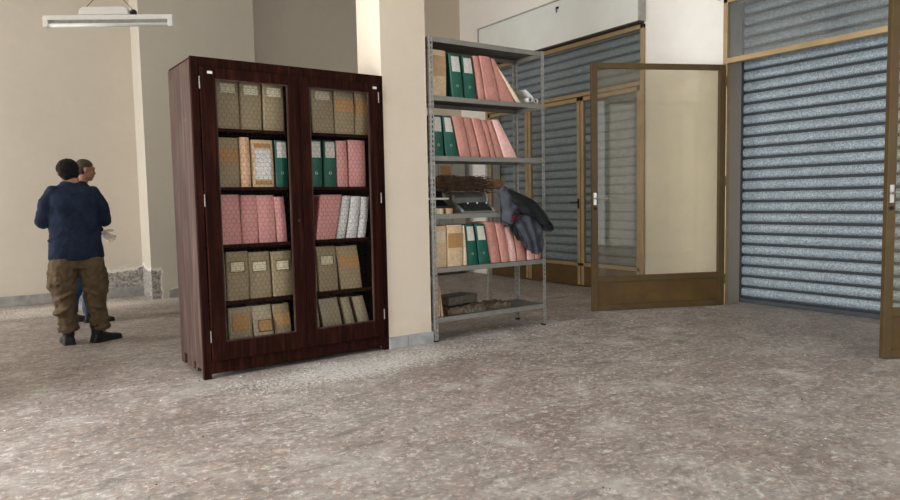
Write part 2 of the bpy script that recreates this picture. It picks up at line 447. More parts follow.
# right wall with two shopfront openings
b = MB()
b.box(XR, 7.3, YF-.3, 1.50, 0, CE); b.box(XR, 7.3, 4.60, 5.72, 0, CE); b.box(XR, 7.3, 8.98, 9.72, 0, CE)
b.box(XR, 7.3, 1.50, 4.60, 3.42, CE); b.box(XR, 7.3, 5.72, 8.98, 3.40, CE)
struct(b, 'wall_right', M['wall_white'], 'whitish plaster wall between the two shuttered shopfronts')
# window frames in the openings that light the room
for k, (x, y0, y1) in enumerate(((-4.08, 1.6, 4.8), (-4.08, 7.3, 9.9))):
    b = MB(); n = 4 if k == 0 else 3
    for i in range(n):
        y = y0 + (y1-y0-.05)*i/(n-1); b.box(x-.03, x+.03, y, y+.05, .2, 3.3)
    b.box(x-.03, x+.03, y0, y1, 3.25, 3.3); b.box(x-.03, x+.03, y0, y1, .2, .25)
    struct(b, 'window_%d' % (3+k), M['bronze'])
b = MB()
for i in range(4): b.box(1.3+4.65*i/3, 1.35+4.65*i/3, -2.6, -2.55, .2, 3.4)
b.box(1.3, 6.0, -2.6, -2.55, 3.35, 3.4); struct(b, 'window_5', M['bronze'])
# pillars
struct(MB().box(1.76, 3.29, 9.74, YB, 0, CE), 'pillar_far', M['wall_pillar'], 'wide grey cream pillar with paint peeling at its foot')
struct(MB().box(2.735, 3.172, 4.985, 5.40, 0, CE), 'pillar_near', M['wall_b'], 'tan plaster pillar between cabinet and metal rack')
struct(MB().box(-4.0, -.38, 4.95, 5.4, 0, CE), 'shadow_stub_left', M['wall'])  # unseen stub added to cut the daylight into a floor shadow edge
# skirtings
def skirt(name, x0, x1, y0, y1, h): struct(MB().box(x0, x1, y0, y1, 0, h), name, M['skirting'], bev=.003)
skirt('baseboard_back', -4.0, 1.76, YB-.02, YB, .13)
skirt('baseboard_recess', 3.29, 6.0, YB-.02, YB, .13)
skirt('baseboard_pillar_far', 1.97, 3.3, 9.72, 9.74, .11)
b = MB(); b.box(2.745, 2.925, 4.968, 4.985, 0, .10); b.box(2.929, 3.185, 4.968, 4.985, 0, .10); b.box(3.172, 3.187, 4.985, 5.40, 0, .10)
struct(b, 'baseboard_pillar_near', M['skirting'], bev=.002)

# ------------------------------------------------------------------ shutters
def shutter(y0, y1, x, ztop, mat, pitch, label, joint_shade='groove'):
    """corrugated roller shutter, slats stacked on each other"""
    e = empty('roller_shutter', (x, (y0+y1)/2, 0), label=label, cat='shutter')
    h = (y1-y0)/2; prof = []; z = .045
    while z < ztop:
        p = pitch
        for t, d in ((0, 0), (.015, .034), (.085, .034), (.10, .010), (.15, .010), (.165, .034), (.235, .034), (.25, 0), (.32, -.008), (.45, -.013), (.62, -.015), (.80, -.012), (.93, -.006)):
            prof.append((d, z+t*p))
        z += p
    v = []; f = []
    for d, zz in prof: v += [(d, -h, zz), (d, h, zz)]
    for i in range(len(prof)-1): f.append((2*i, 2*i+1, 2*i+3, 2*i+2))
    nb = len(v); v2 = [(a+.05, b_, c) for a, b_, c in v]
    f2 = [tuple(i+nb for i in reversed(q)) for q in f]
    L = len(prof)
    mb = MB(); mb.add(v+v2, f+f2+[(0, 1, nb+1, nb), (2*L-2, nb+2*L-2, nb+2*L-1, 2*L-1)]
        + [(2*i, 2*i+2, nb+2*i+2, nb+2*i) for i in range(L-1)] + [(2*i+1, nb+2*i+1, nb+2*i+3, 2*i+3) for i in range(L-1)])
    mb.build('slats', mat, e)
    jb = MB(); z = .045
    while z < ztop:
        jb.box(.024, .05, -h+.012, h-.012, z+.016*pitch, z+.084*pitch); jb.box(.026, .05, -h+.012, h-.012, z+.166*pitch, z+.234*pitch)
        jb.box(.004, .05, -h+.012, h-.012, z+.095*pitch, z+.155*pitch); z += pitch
    jb.build('joint_shade_strips', M[joint_shade], e)  # dark strips paint the shade inside the slat grooves
    MB().box(-.035, .03, -h, h, .0, .05).build('bottom_bar', M['groove'], e, bev=.004)
    for s in (-1, 1):
        MB().box(-.02, .06, s*h-.012, s*h+.012, 0, ztop).build('guide_rail', M['groove'], e)
    return e
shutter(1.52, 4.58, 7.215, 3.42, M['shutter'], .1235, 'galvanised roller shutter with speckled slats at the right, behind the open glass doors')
shutter(5.74, 8.96, 7.16, 3.40, M['shutter_far'], .1235, 'dull blue grey roller shutter behind the far glass shopfront', 'groove_far')
struct(MB().box(6.9, 7.29, 4.592, 4.60, 0, 3.42).box(6.9, 7.29, 1.50, 1.512, 0, 3.42), 'reveal_shade', M['reveal'])  # thin sheets of darker plaster put the reveal's shade into colour

# ------------------------------------------------------------------ right shopfront frame with transom light
FX = 6.885
w1 = tag(empty('window_1', (FX, 3.05, 0)), kind='structure', label='gold framed transom window above the shutter')
b = MB()
for y in (-1.55, 1.50): b.box(-.035, .035, y, y+.05, 0, 3.42)
b.box(-.035, .035, -1.55, 1.55, 3.36, 3.42); b.build('window_frame', M['brass'], w1, bev=.004)
MB().box(-.04, .04, -1.5, 1.5, 2.70, 2.76).build('transom_bar', M['brass'], w1, bev=.005)
MB().box(-.004, .004, -1.5, 1.5, 2.76, 3.36).build('pane', M['glass_hazed'], w1)  # grey diffuse veil paints a glassy, low-contrast haze into the pane
MB().box(-.06, .0, 1.30, 1.63, 3.42, 3.44).build('head_flashing', M['board_edge'], w1)

# far shopfront
w2 = tag(empty('window_2', (FX+.01, 7.35, 0)), kind='structure', label='far glass shopfront with gold frames and bronze bottom panels')
b = MB()
b.box(-.035, .035, -1.63, -1.58, 0, 3.40); b.box(-.035, .035, 1.58, 1.63, 0, 3.40); b.box(-.035, .035, -1.63, 1.63, 3.345, 3.40)
b.build('window_frame', M['brass'], w2, bev=.004)
MB().box(-.04, .04, -1.58, 1.58, 2.65, 2.70).build('transom_bar', M['brass'], w2, bev=.004)
MB().box(-.004, .004, -1.58, 1.58, 2.70, 3.345).build('pane', M['glass'], w2)
for (a, c_) in ((-1.575, -.53), (-.515, .585), (.60, 1.575)):
    lf = MB()
    lf.box(-.03, .02, a, a+.055, .02, 2.64); lf.box(-.03, .02, c_-.055, c_, .02, 2.64)
    lf.box(-.03, .02, a, c_, 2.585, 2.64); lf.box(-.03, .02, a, c_, .29, .335)
    l = lf.build('leaf_frame', M['brass'], w2, bev=.003)
    MB().box(-.004, .004, a+.055, c_-.055, .335, 2.585).build('pane', M['glass'], l)
    MB().box(-.022, .012, a+.01, c_-.01, .01, .29).build('bottom_panel', M['panel'], l, bev=.004)
for y in (-.49, .64):
    h = MB(); h.box(-.04, -.03, y-.015, y+.015, 1.10, 1.24); h.rod((-.04, y, 1.19), (-.085, y, 1.19), .009); h.rod((-.085, y, 1.19), (-.085, y+.11, 1.185), .009)
    h.build('door_handle', M['wire'] if y < 0 else M['chrome'], w2)

# white box above the far shopfront
bx = empty('blind_box', (6.9, 7.38, 3.43), label='long off-white box mounted high above the far shopfront', cat='box')
MB().box(-.105, 0, -1.64, 1.66, 0, .60).build('casing', M['board'], bx, bev=.004)
MB().box(-.118, -.1, -1.66, 1.68, .59, .61).box(-.118, -.1, 1.66, 1.68, 0, .6).box(-.118, 0, -1.665, -1.64, 0, .6).build('edge_trim', M['board_edge'], bx)
MB().box(-.112, 0, -1.64, 1.66, -.02, .0).build('bottom_strip', M['dirt'], bx)  # thin dark strip along the bottom of the box
hk = MB(); hk.rod((-.105, -.2, .50), (-.13, -.2, .50), .006); hk.rod((-.13, -.2, .50), (-.13, -.2, .43), .007); hk.box(-.12, -.105, -.225, -.175, .485, .51)
hk.build('hook', M['wire'], bx)

# ------------------------------------------------------------------ glass doors, both leaves open
def leaf(name, hinge, free, h, label, hy=1):
    d = Vector((free[0]-hinge[0], free[1]-hinge[1])); W = d.length; a = math.atan2(d.y, d.x)
    e = tag(empty(name, (hinge[0], hinge[1], 0), a), kind='structure', label=label)
    t = .022
    f = MB()
    f.box(0, .065, -t, t, .008, h); f.box(W-.068, W, -t, t, .008, h)
    f.box(.065, W-.068, -t, t, h-.06, h); f.box(.065, W-.068, -t, t, .32, .385); f.box(.065, W-.068, -t, t, .008, .07)
    f.build('frame', M['bronze'], e, bev=.004)
    p = MB(); p.box(.06, W-.06, -.012, .012, .06, .33)
    p.build('bottom_panel', M['panel'], e)
    bd = MB()
    for s in (-1, 1):
        for (x0, x1, z0, z1) in ((.068, W-.07, .072, .082), (.068, W-.07, .308, .318), (.068, .078, .072, .318), (W-.08, W-.07, .072, .318)):
            bd.box(x0, x1, s*.014-.003, s*.014+.003, z0, z1)
    bd.build('panel_bead', M['bronze'], e)
    MB().box(.06, W-.06, -.004, .004, .38, h-.055).build('glass', M['glass_door'], e)
    k = MB()
    for s in (-1, 1):
        k.box(W-.050, W-.018, s*t-.004, s*t+.004, 1.17, 1.30)
        k.rod((W-.034, s*t, 1.24), (W-.034, s*(t+.05), 1.24), .009); k.rod((W-.034, s*(t+.05), 1.24), (W-.16, s*(t+.05), 1.238), .009, round_=True)
    k.build('door_handle', M['chrome'], e)
    l = MB()
    for s in (-1, 1): l.rod((W-.034, s*t, 1.13), (W-.034, s*(t+.008), 1.13), .016, n=14)
    l.build('lock', M['wire'], e)
    hg = MB()
    for z in (.25, 1.35, 2.45): hg.rod((-.006, t+.006, z), (-.006, t+.006, z+.11), .010)
    hg.build('hinge', M['bronze'], e)
    return e
leaf('door_1', (6.84, 4.575), (5.42, 5.224), 2.69, 'open bronze framed glass door leaf with lever handle, in front of the whitish wall')
leaf('door_2', (6.84, 1.545), (5.47, 2.325), 2.69, 'open bronze framed glass door leaf at the right edge, seen almost edge on')

# ------------------------------------------------------------------ wooden cabinet
CAB = (1.207, 4.932); CA = math.radians(2.0)
def cw(x, y, z): # cabinet-local to room
    return (CAB[0]+x*math.cos(CA)-y*math.sin(CA), CAB[1]+x*math.sin(CA)+y*math.cos(CA), z)
cab = empty('wooden_cabinet', (*CAB, 0), CA, label='tall dark stained wooden cabinet with two wire mesh doors full of archive files', cat='cabinet')
CWD, CDP, CH = 1.54, .585, 2.285
def side(x0, x1, name):
    poly = [(0.012, 0), (.05, 0), (.05, .07), (.16, .07), (.16, .035), (.20, .035), (.20, .10), (.24, .10), (.24, .04), (.42, .04), (.42, .12), (.50, .12), (.50, .035), (CDP, .035), (CDP, CH-.02), (0.012, CH-.02)]
    return MB().prism_x(poly, x0, x1).build(name, M['wood_side'], cab)
side(.0, .026, 'side_panel'); side(CWD-.026, CWD, 'side_panel')
b = MB(); b.box(0, .056, -.002, .03, 0, CH); b.box(CWD-.056, CWD, -.002, .03, 0, CH); b.box(.056, CWD-.056, -.002, .03, 2.215, CH); b.box(.056, CWD-.056, 0, .03, .035, .125)
b.build('face_frame', M['wood'], cab, bev=.004)
MB().box(.004, CWD-.004, .03, CDP-.004, CH-.024, CH-.002).build('top', M['wood'], cab, bev=.005)
MB().box(.026, CWD-.026, CDP-.02, CDP, .05, CH-.02).build('back_panel', M['wood'], cab)
for z in (1.80, 1.378, .958, .540, .135):
    MB().box(.026, CWD-.026, .035, CDP-.02, z-.024, z).build('shelf', M['wood'], cab, bev=.003)
def hexmesh(x0, x1, z0, z1, y, a=.021, r=.0009):
    mb = MB(); w_ = a*math.sqrt(3); seen = set(); k = 0; z = z0
    while z < z1:
        x = x0 + (w_/2 if k % 2 else 0)
        while x < x1:
            P = [(x + a*math.sin(PI/3*i), z + a*math.cos(PI/3*i)) for i in range(4)]
            for p, q in ((P[0], P[1]), (P[1], P[2]), (P[2], P[3])):
                if max(p[0], q[0]) <= x1 and min(p[0], q[0]) >= x0 and max(p[1], q[1]) <= z1 and min(p[1], q[1]) >= z0:
                    mb.rod((p[0], y, p[1]), (q[0], y, q[1]), r, r, 3)
            x += w_
        z += a*1.5; k += 1
    return mb
for (dx0, dx1, ox0, ox1, hx) in ((.058, .790, .160, .700, .052), (.793, 1.482, .872, 1.396, 1.484)):
    d = MB(); z0, z1 = .128, 2.212
    d.box(dx0, ox0, -.026, -.004, z0, z1); d.box(ox1, dx1, -.026, -.004, z0, z1)
    d.box(ox0, ox1, -.026, -.004, z0, .262); d.box(ox0, ox1, -.026, -.004, 2.138, z1)
    door = d.build('door', M['wood'], cab, bev=.004)
    be = MB(); q = .008
    be.box(ox0, ox0+q, -.022, -.006, .262, 2.138); be.box(ox1-q, ox1, -.022, -.006, .262, 2.138); be.box(ox0, ox1, -.022, -.006, .262, .262+q); be.box(ox0, ox1, -.022, -.006, 2.13, 2.138)
    be.build('bead', M['wood_side'], door)
    hexmesh(ox0-.01, ox1+.01, .25, 2.15, -.003).build('wire_mesh', M['wire'], door, fix=False)
    for z in (2.06, 1.24, .27):
        MB().rod((hx, -.028, z), (hx, -.028, z+.085), .0045).build('hinge', M['hinge'], door)
    MB().box((dx0+.05 if hx < 1 else dx1-.05)-.0, (dx0+.085 if hx < 1 else dx1-.015), -.029, -.026, 2.168, 2.186).build('paper_scrap', M['tag'], door)
MB().rod((.755, -.026, 1.12), (.755, -.030, 1.12), .012, n=12).build('keyhole_plate', M['wire'], cab)

# ------------------------------------------------------------------ files
def fileobj(name, T, w, h, d, cover, shear=0, label_spec=(), pages=True, ring=None, round_sp=.006, top_w=None, lab=None, cat=None, group=None, taper=0):
    """a file standing with its spine towards -Y. T: (x, y, z, rz). shear: how far the top is displaced along x."""
    e = empty(name, T[:3], T[3], label=lab, cat=cat, group=group)
    tw = top_w or w
    def P(x, y, z):                     # x in 0..1 across the spine
        t = z/h; return Vector((x*(w+(tw-w)*t) + shear*t, y + .003*math.sin(5*t+x*2), z))
    b = MB(); N = 6; th = .10 if w < .07 else .05
    # spine (slightly rounded) with two boards
    outer = [(0, d), (0, .010), (.06, .002), (.3, -round_sp*.6), (.5, -round_sp), (.7, -round_sp*.6), (.94, .002), (1, .010), (1, d)]
    inner = [(1-th, d), (1-th, .012), (th, .012), (th, d)]
    rings = []
    for k in range(N+1):
        z = h*k/N; rings.append([P(x, y, z) for x, y in outer] + [P(x, y, z) for x, y in inner])
    b.loft(rings); b.build('cover', cover, e)
    if pages:
        p = MB(); R = []
        for z in (.004, h*.5, h-.018): R.append([P(th, .013, z), P(1-th, .013, z), P(1-th, d-.012, z), P(th, d-.012, z)])
        p.loft(R).build('pages', M['pages'], e)
    for (z0, z1, x0, x1, mt, frame) in label_spec:
        l = MB(); R = []
        for z in (z0*h, (z0+z1)/2*h, z1*h):
            xs = (x0, (x0+x1)/2, x1)
            R.append([P(x, -round_sp*(1-abs(2*x-1)**2) - .0022, z) for x in xs] + [P(x, .004, z) for x in reversed(xs)])
        l.loft(R); lo = l.build('label', mt, e)
        if frame:
            g = MB(); q = .004/h; qx = .003/w
            for (a0, a1, c0, c1) in ((z0, z0+q, x0, x1), (z1-q, z1, x0, x1), (z0, z1, x0, x0+qx), (z0, z1, x1-qx, x1)):
                y = -round_sp-.004
                g.loft([[P(c0, y, a0*h), P(c1, y, a0*h), P(c1, y+.006, a0*h), P(c0, y+.006, a0*h)], [P(c0, y, a1*h), P(c1, y, a1*h), P(c1, y+.006, a1*h), P(c0, y+.006, a1*h)]])
            g.build('label_border', M['ink'], lo)
    if ring:
        c = P(.5, -round_sp-.001, ring*h); g = MB()
        n = 12
        for i in range(n):
            a0, a1 = 2*PI*i/n, 2*PI*(i+1)/n
            g.rod(c+Vector((.010*math.cos(a0), 0, .010*math.sin(a0))), c+Vector((.010*math.cos(a1), 0, .010*math.sin(a1))), .0022, n=5)
        g.build('finger_ring', M['chrome'], e)
    return e

BH = .355
LW = [(.63, .97, .14, .86, M['label_w'], False)]
spec = {
  'o':  (M['olive'], [(.72, .90, .18, .82, M['label_c'], False)], 'archive_file', 'olive marbled archive file', 'archive file'),
  'ob': (M['olive'], [(.58, .80, .15, .80, M['label_c'], True)], 'archive_file', 'olive archive file, framed cream label', 'archive file'),
  'oo': (M['olive'], [(.50, .78, .06, .94, M['label_o'], False)], 'archive_file', 'olive archive file with a wide orange label', 'archive file'),
  'og': (M['olive_g'], [(.5, .85, .15, .85, M['label_o'], False)], 'archive_file', 'olive archive file with an orange label', 'archive file'),
  'p':  (M['olive_g'], [], 'archive_file', 'plain grey olive archive file', 'archive file'),
  'l':  (M['olive_l'], [(.42, .68, .22, .94, M['label_o'], True)], 'archive_file', 'pale marbled archive file, framed orange label', 'archive file'),
  'k':  (M['pink'], [], 'card_folder', 'pink card folder', 'folder'),
  'g':  (M['green'], LW, 'ring_binder', 'green ring binder, white spine label', 'binder'),
  'b':  (M['beige'], [(.83, .93, .12, .88, M['label_o'], False), (.17, .80, .16, .84, M['white_p'], False), (.05, .14, .12, .88, M['label_o'], False)], 'archive_file', 'beige archive file, big white printed label', 'archive file'),
  'n':  (M['peach'], [], 'card_folder', 'narrow peach coloured folder bulging out', 'folder'),
  'w':  (M['white_p'], [], 'card_folder', 'white printed folder', 'folder'),
  'r':  (M['red_wood'], [], 'card_folder', 'thin dark red folder', 'folder'),
}
cnt_words = ['first', 'second', 'third', 'fourth', 'fifth', 'sixth', 'seventh']
shelf_words = ['top shelf', 'second shelf', 'middle shelf', 'fourth shelf', 'bottom shelf']
SH = [1.80, 1.378, .958, .540, .135]
rows = [  # shelf, side, [(kind, x_bottom0, x_bottom1, shear, height)]
 (0, 'L', [('p', .10, .190, 0, .36), ('o', .198, .361, -.004, .362), ('o', .369, .533, 0, .360), ('o', .543, .708, 0, .355)]),
 (0, 'R', [('r', .905, .934, -.03, .35), ('o', .942, 1.132, -.012, .365), ('oo', 1.136, 1.312, -.006, .36), ('oo', 1.318, 1.45, 0, .357)]),
 (1, 'L', [('oo', .155, .342, 0, .358), ('n', .352, .426, -.005, .365), ('b', .440, .610, -.006, .350), ('g', .624, .722, -.004, .352)]),
 (1, 'R', [('g', .905, 1.010, 0, .365), ('g', 1.026, 1.138, 0, .366), ('k', 1.145, 1.238, -.008, .368), ('k', 1.246, 1.405, 0, .378)]),
 (2, 'L', [('k', .185, .343, -.01, .365), ('k', .347, .472, -.004, .36), ('k', .478, .612, -.012, .358), ('k', .618, .70, -.02, .345)]),
 (2, 'R', [('k', .880, .930, 0, .35), ('k', .945, 1.105, .045, .355), ('w', 1.118, 1.196, .065, .345), ('w', 1.21, 1.30, .055, .340), ('w', 1.312, 1.385, .045, .335)]),
 (3, 'L', [('p', .14, .207, -.004, .362), ('ob', .215, .381, 0, .362), ('ob', .388, .560, -.01, .350), ('ob', .570, .735, -.012, .345)]),
 (3, 'R', [('p', .875, .938, -.01, .345), ('ob', .955, 1.125, -.02, .36), ('oo', 1.150, 1.345, -.045, .355)]),
 (4, 'L', [('p', .13, .205, -.005, .355), ('og', .217, .392, -.004, .352), ('l', .415, .568, -.030, .350), ('oo', .580, .715, -.03, .345)]),
 (4, 'R', [('p', .885, .958, -.03, .345), ('p', 1.000, 1.165, -.06, .345), ('p', 1.205, 1.285, -.075, .34), ('p', 1.325, 1.43, -.085, .335)]),
]
for si, sd, items in rows:
    tot = {}
    for it in items: tot[it[0]] = tot.get(it[0], 0)+1
    num = {}
    for i, (kd, x0, x1, sh, hh) in enumerate(items):
        mt, ls, nm, txt, cat = spec[kd]; num[kd] = num.get(kd, 0)+1
        where = '%s from left, %s, cabinet %s' % (cnt_words[i], shelf_words[si], 'left door' if sd == 'L' else 'right door')
        grp = '%ss behind the cabinet doors' % nm.replace('_', ' ')
        yy = .075 + random.uniform(-.006, .01) - (.012 if kd == 'n' else 0)
        tw = (x1-x0)*1.16 if (kd == 'k' and si == 2 and sd == 'R' and i == 1) else None
        if kd == 'p': ls = []
        fileobj(nm, (*cw(x0, yy, SH[si]+.001), CA), x1-x0, hh, .31, mt, sh, ls, kd not in 'w', .30 if kd == 'g' else None,
                .010 if kd == 'n' else .006, tw, txt + ', ' + where, cat, grp)

# ------------------------------------------------------------------ metal rack
RX0, RX1, RY0, RY1, RH = 3.198, 4.512, 4.965, 5.40, 2.665
rack = empty('metal_shelving_rack', (RX0, RY0, 0), label='tall open grey metal shelving rack with slotted uprights, right of the tan pillar', cat='shelving rack')
RW, RD = RX1-RX0, RY1-RY0
def slotted(mb, P, U, h, wd=.036, t=.002, pitch=.042):
    """flange at P along unit vector U (in plan) with a row of slots"""
    U = Vector(U); Nn = Vector((-U[1], U[0], 0)); P = Vector(P)
    def slab(a0, a1, z0, z1):
        q = [P+U*a0, P+U*a1, P+U*a1+Nn*t, P+U*a0+Nn*t]
        mb.loft([[p+Vector((0, 0, z0)) for p in q], [p+Vector((0, 0, z1)) for p in q]])
    slab(0, wd*.34, 0, h); slab(wd*.68, wd, 0, h)
    z = 0
    while z < h: slab(wd*.34, wd*.68, z, min(h, z+pitch*.45)); z += pitch
for (x, y, sx_, sy_) in ((0, 0, 1, 1), (RW, 0, -1, 1), (0, RD, 1, -1), (RW, RD, -1, -1)):
    u_ = MB(); slotted(u_, (x, y, .012), (sx_, 0, 0), RH-.012); slotted(u_, (x, y, .012), (0, sy_, 0), RH-.012)
    uo = u_.build('upright', M['steel'], rack)
    MB().box(min(x, x+sx_*.038), max(x, x+sx_*.038), min(y, y+sy_*.038), max(y, y+sy_*.038), 0, .014).build('foot', M['black'], uo)
SZ = [2.660, 2.160, 1.640, 1.130, .655, .212]
for i, z in enumerate(SZ):
    s_ = MB()
    s_.box(.004, RW-.004, .004, RD-.004, z-.003, z)
    for y in (.003, RD-.006):
        s_.box(.004, RW-.004, y, y+.003, z-.042, z)
    for y in (.006, RD-.02): s_.box(.004, RW-.004, y, y+.014, z-.042, z-.040)
    for x in (.003, RW-.006): s_.box(x, x+.003, .004, RD-.004, z-.042, z)
    so = s_.build('shelf', M['grey_paint'], rack, bev=.0006)
    MB().box(.008, RW-.008, .008, RD-.008, z-.005, z-.0035).build('underside_shade', M['dark_sheet_shade'], so)  # dark sheet paints in the shade beneath each shelf
    MB().box(.02, RW-.02, .01, RD-.012, z, z+.0012).build('shelf_surface', M['dark_sheet_shade'], so)
bo = MB()
for z in SZ:
    for x in (.018, RW-.018):
        bo.rod((x, .002, z-.02), (x, -.006, z-.02), .006, n=6)
bo.build('bolts', M['steel'], rack)

YS = 5.0
def rk(z, items, shelf):
    for i, (kind, x0, x1, t0, t1, hh) in enumerate(items):
        d = .30
        lsp, cover, ring, nm, cat = [], None, None, 'card_folder', 'folder'
        if kind == 'g': cover, lsp, ring, nm, cat, t = M['green'], [(.60, .95, .16, .84, M['label_w'], False)], .27, 'ring_binder', 'binder', 'green ring binder with a white label'
        elif kind == 's': cover, t = M['salmon'], 'salmon pink card folder'
        elif kind == 'q': cover, t = M['pale_pink'], 'pale pink card folder, lighter than its neighbours'
        elif kind == 'c': cover, t = M['cream'], 'cream paper folder'
        elif kind == 'b': cover, lsp, nm, cat, t = M['beige'], [(.44, .88, .05, .95, M['tape'], False)], 'archive_file', 'archive file', 'beige archive file with a brown band'
        elif kind == 'e': cover, lsp, nm, cat, t = M['beige'], [(.62, .86, .1, .8, M['label_c'], False)], 'archive_file', 'archive file', 'beige archive file with a small faded label'
        elif kind == 'x': cover, lsp, nm, cat, t = M['beige'], [(.45, .80, .04, .96, M['label_o'], False)], 'archive_file', 'archive file', 'beige archive file with an orange label'
        elif kind == 't': cover, t = M['beige'], 'thin beige folder leaning on the rack upright'
        fileobj(nm, (RX0+x0, YS+random.uniform(-.008, .008), z+.003, 0), x1-x0, hh, d, cover, t0-x0, lsp, True, ring, .004,
                t1-t0, '%s, %s from left, rack\'s %s' % (t, cnt_words[i] if i < 7 else ['eighth', 'ninth', 'tenth', 'eleventh'][i-7], shelf),
                cat, '%ss on the metal rack' % nm.replace('_', ' '))
rk(SZ[1], [('b', .045, .200, .045, .198, .395), ('g', .262, .385, .225, .343, .375), ('g', .402, .530, .360, .484, .375), ('s', .560, .631, .492, .556, .385),
           ('s', .638, .795, .562, .688, .392), ('s', .803, .985, .697, .742, .380), ('c', 1.00, 1.06, .752, .785, .31)], 'top loaded shelf')
rk(SZ[2], [('g', .050, .164, .045, .140, .355), ('g', .186, .316, .148, .242, .355), ('s', .338, .449, .248, .362, .356), ('s', .458, .563, .368, .461, .352),
           ('s', .575, .674, .468, .558, .347), ('s', .682, .737, .566, .630, .338), ('s', .745, .833, .637, .694, .332), ('q', .842, 1.00, .700, .775, .345)], 'second loaded shelf')
rk(SZ[4], [('e', .045, .168, .045, .168, .368), ('x', .174, .338, .172, .336, .372), ('c', .348, .394, .341, .366, .362), ('g', .403, .525, .370, .470, .37), ('g', .535, .660, .482, .590, .37),
           ('s', .672, .790, .596, .713, .385), ('s', .800, .888, .720, .820, .37), ('q', .895, .985, .828, .920, .33), ('s', .995, 1.10, .935, 1.04, .30), ('q', 1.115, 1.205, 1.115, 1.200, .22), ('s', 1.212, 1.285, 1.212, 1.285, .345)], 'fourth shelf')
rk(SZ[5], [('t', .042, .062, .046, .064, .30), ('t', .068, .090, .067, .072, .285), ('t', .096, .120, .074, .079, .27)], 'bottom shelf')

# rolled papers, top loaded shelf
for i, (x, z, r, c, l) in enumerate(((1.145, .032, .030, 'tag', 'white rolled paper lying on the rack beside the leaning cream folder'), (1.215, .026, .026, 'tag', 'thinner rolled paper with a dark end, rightmost on the top loaded shelf'))):
    e = empty('paper_roll', (RX0+x, YS-.03, SZ[1]+.002+r), label=l, cat='paper roll', group='paper rolls on the rack'); e.rotation_euler = (0, 0, -.12)
    b = MB(); n = 30; pr = []
    for k in range(n):
        a = 2*PI*2*k/n; rr = r - .0006*k*(r/.03); pr.append((rr*math.cos(a), rr*math.sin(a)))
    pr2 = [(p[0]*.97, p[1]*.97) for p in reversed(pr)]
    b.loft([[Vector((x_, y_, z_)) for x_, z_ in pr+pr2] for y_ in (0, .30)]).build('sheet', M[c], e)
    MB().rod((0, .012, 0), (0, .29, 0), r*.62, n=12).build('core', M['dirt'], e)
# slumped loose sheet
sh = MB(); R = []
for k in range(9):
    t = k/8; x = 1.235-.16*t; z = .004+.12*t**1.15+.012*math.sin(t*3)
    R.append([Vector((x, 0, z)), Vector((x+.012, 0, z+.004)), Vector((x+.012, .26, z+.004)), Vector((x, .26, z))])
o = sh.loft(R).build('loose_sheets', M['tag'], None); o.location = (RX0+.02, YS-.004, SZ[1]+.003)
tag(o, 'white loose sheets slumping against the cream folder on the rack', 'papers')

# ------------------------------------------------------------------ typewriter
Z3 = SZ[3]+.002
ty = empty('typewriter', (RX0+.545, RY0+.05, Z3), label='grey green typewriter with black keys, partly under the draped jacket', cat='typewriter')
b = MB(); b.prism_x([(0, 0), (.34, 0), (.34, .13), (.30, .17), (.20, .175), (.155, .145), (.14, .085), (.02, .035), (0, .02)], -.20, -.165)
b.prism_x([(0, 0), (.34, 0), (.34, .13), (.30, .17), (.20, .175), (.155, .145), (.14, .085), (.02, .035), (0, .02)], .165, .20)
b.prism_x([(.0, 0), (.34, 0), (.34, .12), (.30, .15), (.20, .165), (.145, .12), (.14, .03), (0, .012)], -.166, .166)
b.build('body', M['typew'], ty, bev=.006)
MB().rod((-.215, .25, .18), (.215, .25, .18), .022, n=16).build('platen', M['black'], ty)
MB().box(-.22, .22, .205, .235, .155, .175).build('carriage', M['chrome'], ty, bev=.003)
b = MB()
for s in (-1, 1): b.rod((s*.215, .25, .18), (s*.235, .25, .18), .026, n=16)
b.build('platen_knob', M['black'], ty)
ty.scale = (1, 1, 1.18)
kb = MB(); kb.prism_x([(.01, .015), (.135, .02), (.135, .075), (.015, .028)], -.155, .155); kbo = kb.build('keyboard', M['black'], ty)
for r in range(4):
    for c_ in range(11):
        if r == 3 and c_ > 0: break
        y = .032+.026*r if r < 3 else .018; z = .048+.017*r if r < 3 else .033
        x = -.135+.027*c_+.006*r
        k = MB()
        if r < 3: k.rod((x, y, z-.012), (x, y, z), .0085, n=8)
        else: k.box(-.09, .09, y-.006, y+.006, z-.008, z)
        k.build('key' if r < 3 else 'space_bar', M['chrome'] if (c_+r) % 4 == 0 and r == 2 else M['rubber'], ty)
ad = empty('office_machine', (RX0+.145, RY0+.12, Z3), label='dark office machine with a silver carriage bar, left of the typewriter', cat='office machine')
MB().prism_x([(0, 0), (.26, 0), (.26, .20), (.12, .21), (.09, .12), (0, .07)], -.10, .115).build('body', M['black'], ad, bev=.008)
MB().box(-.11, .125, .02, .05, .125, .145).build('carriage_bar', M['chrome'], ad, bev=.003)
MB().rod((-.105, .12, .222), (.12, .12, .222), .018, n=14).build('platen', M['typew'], ad)
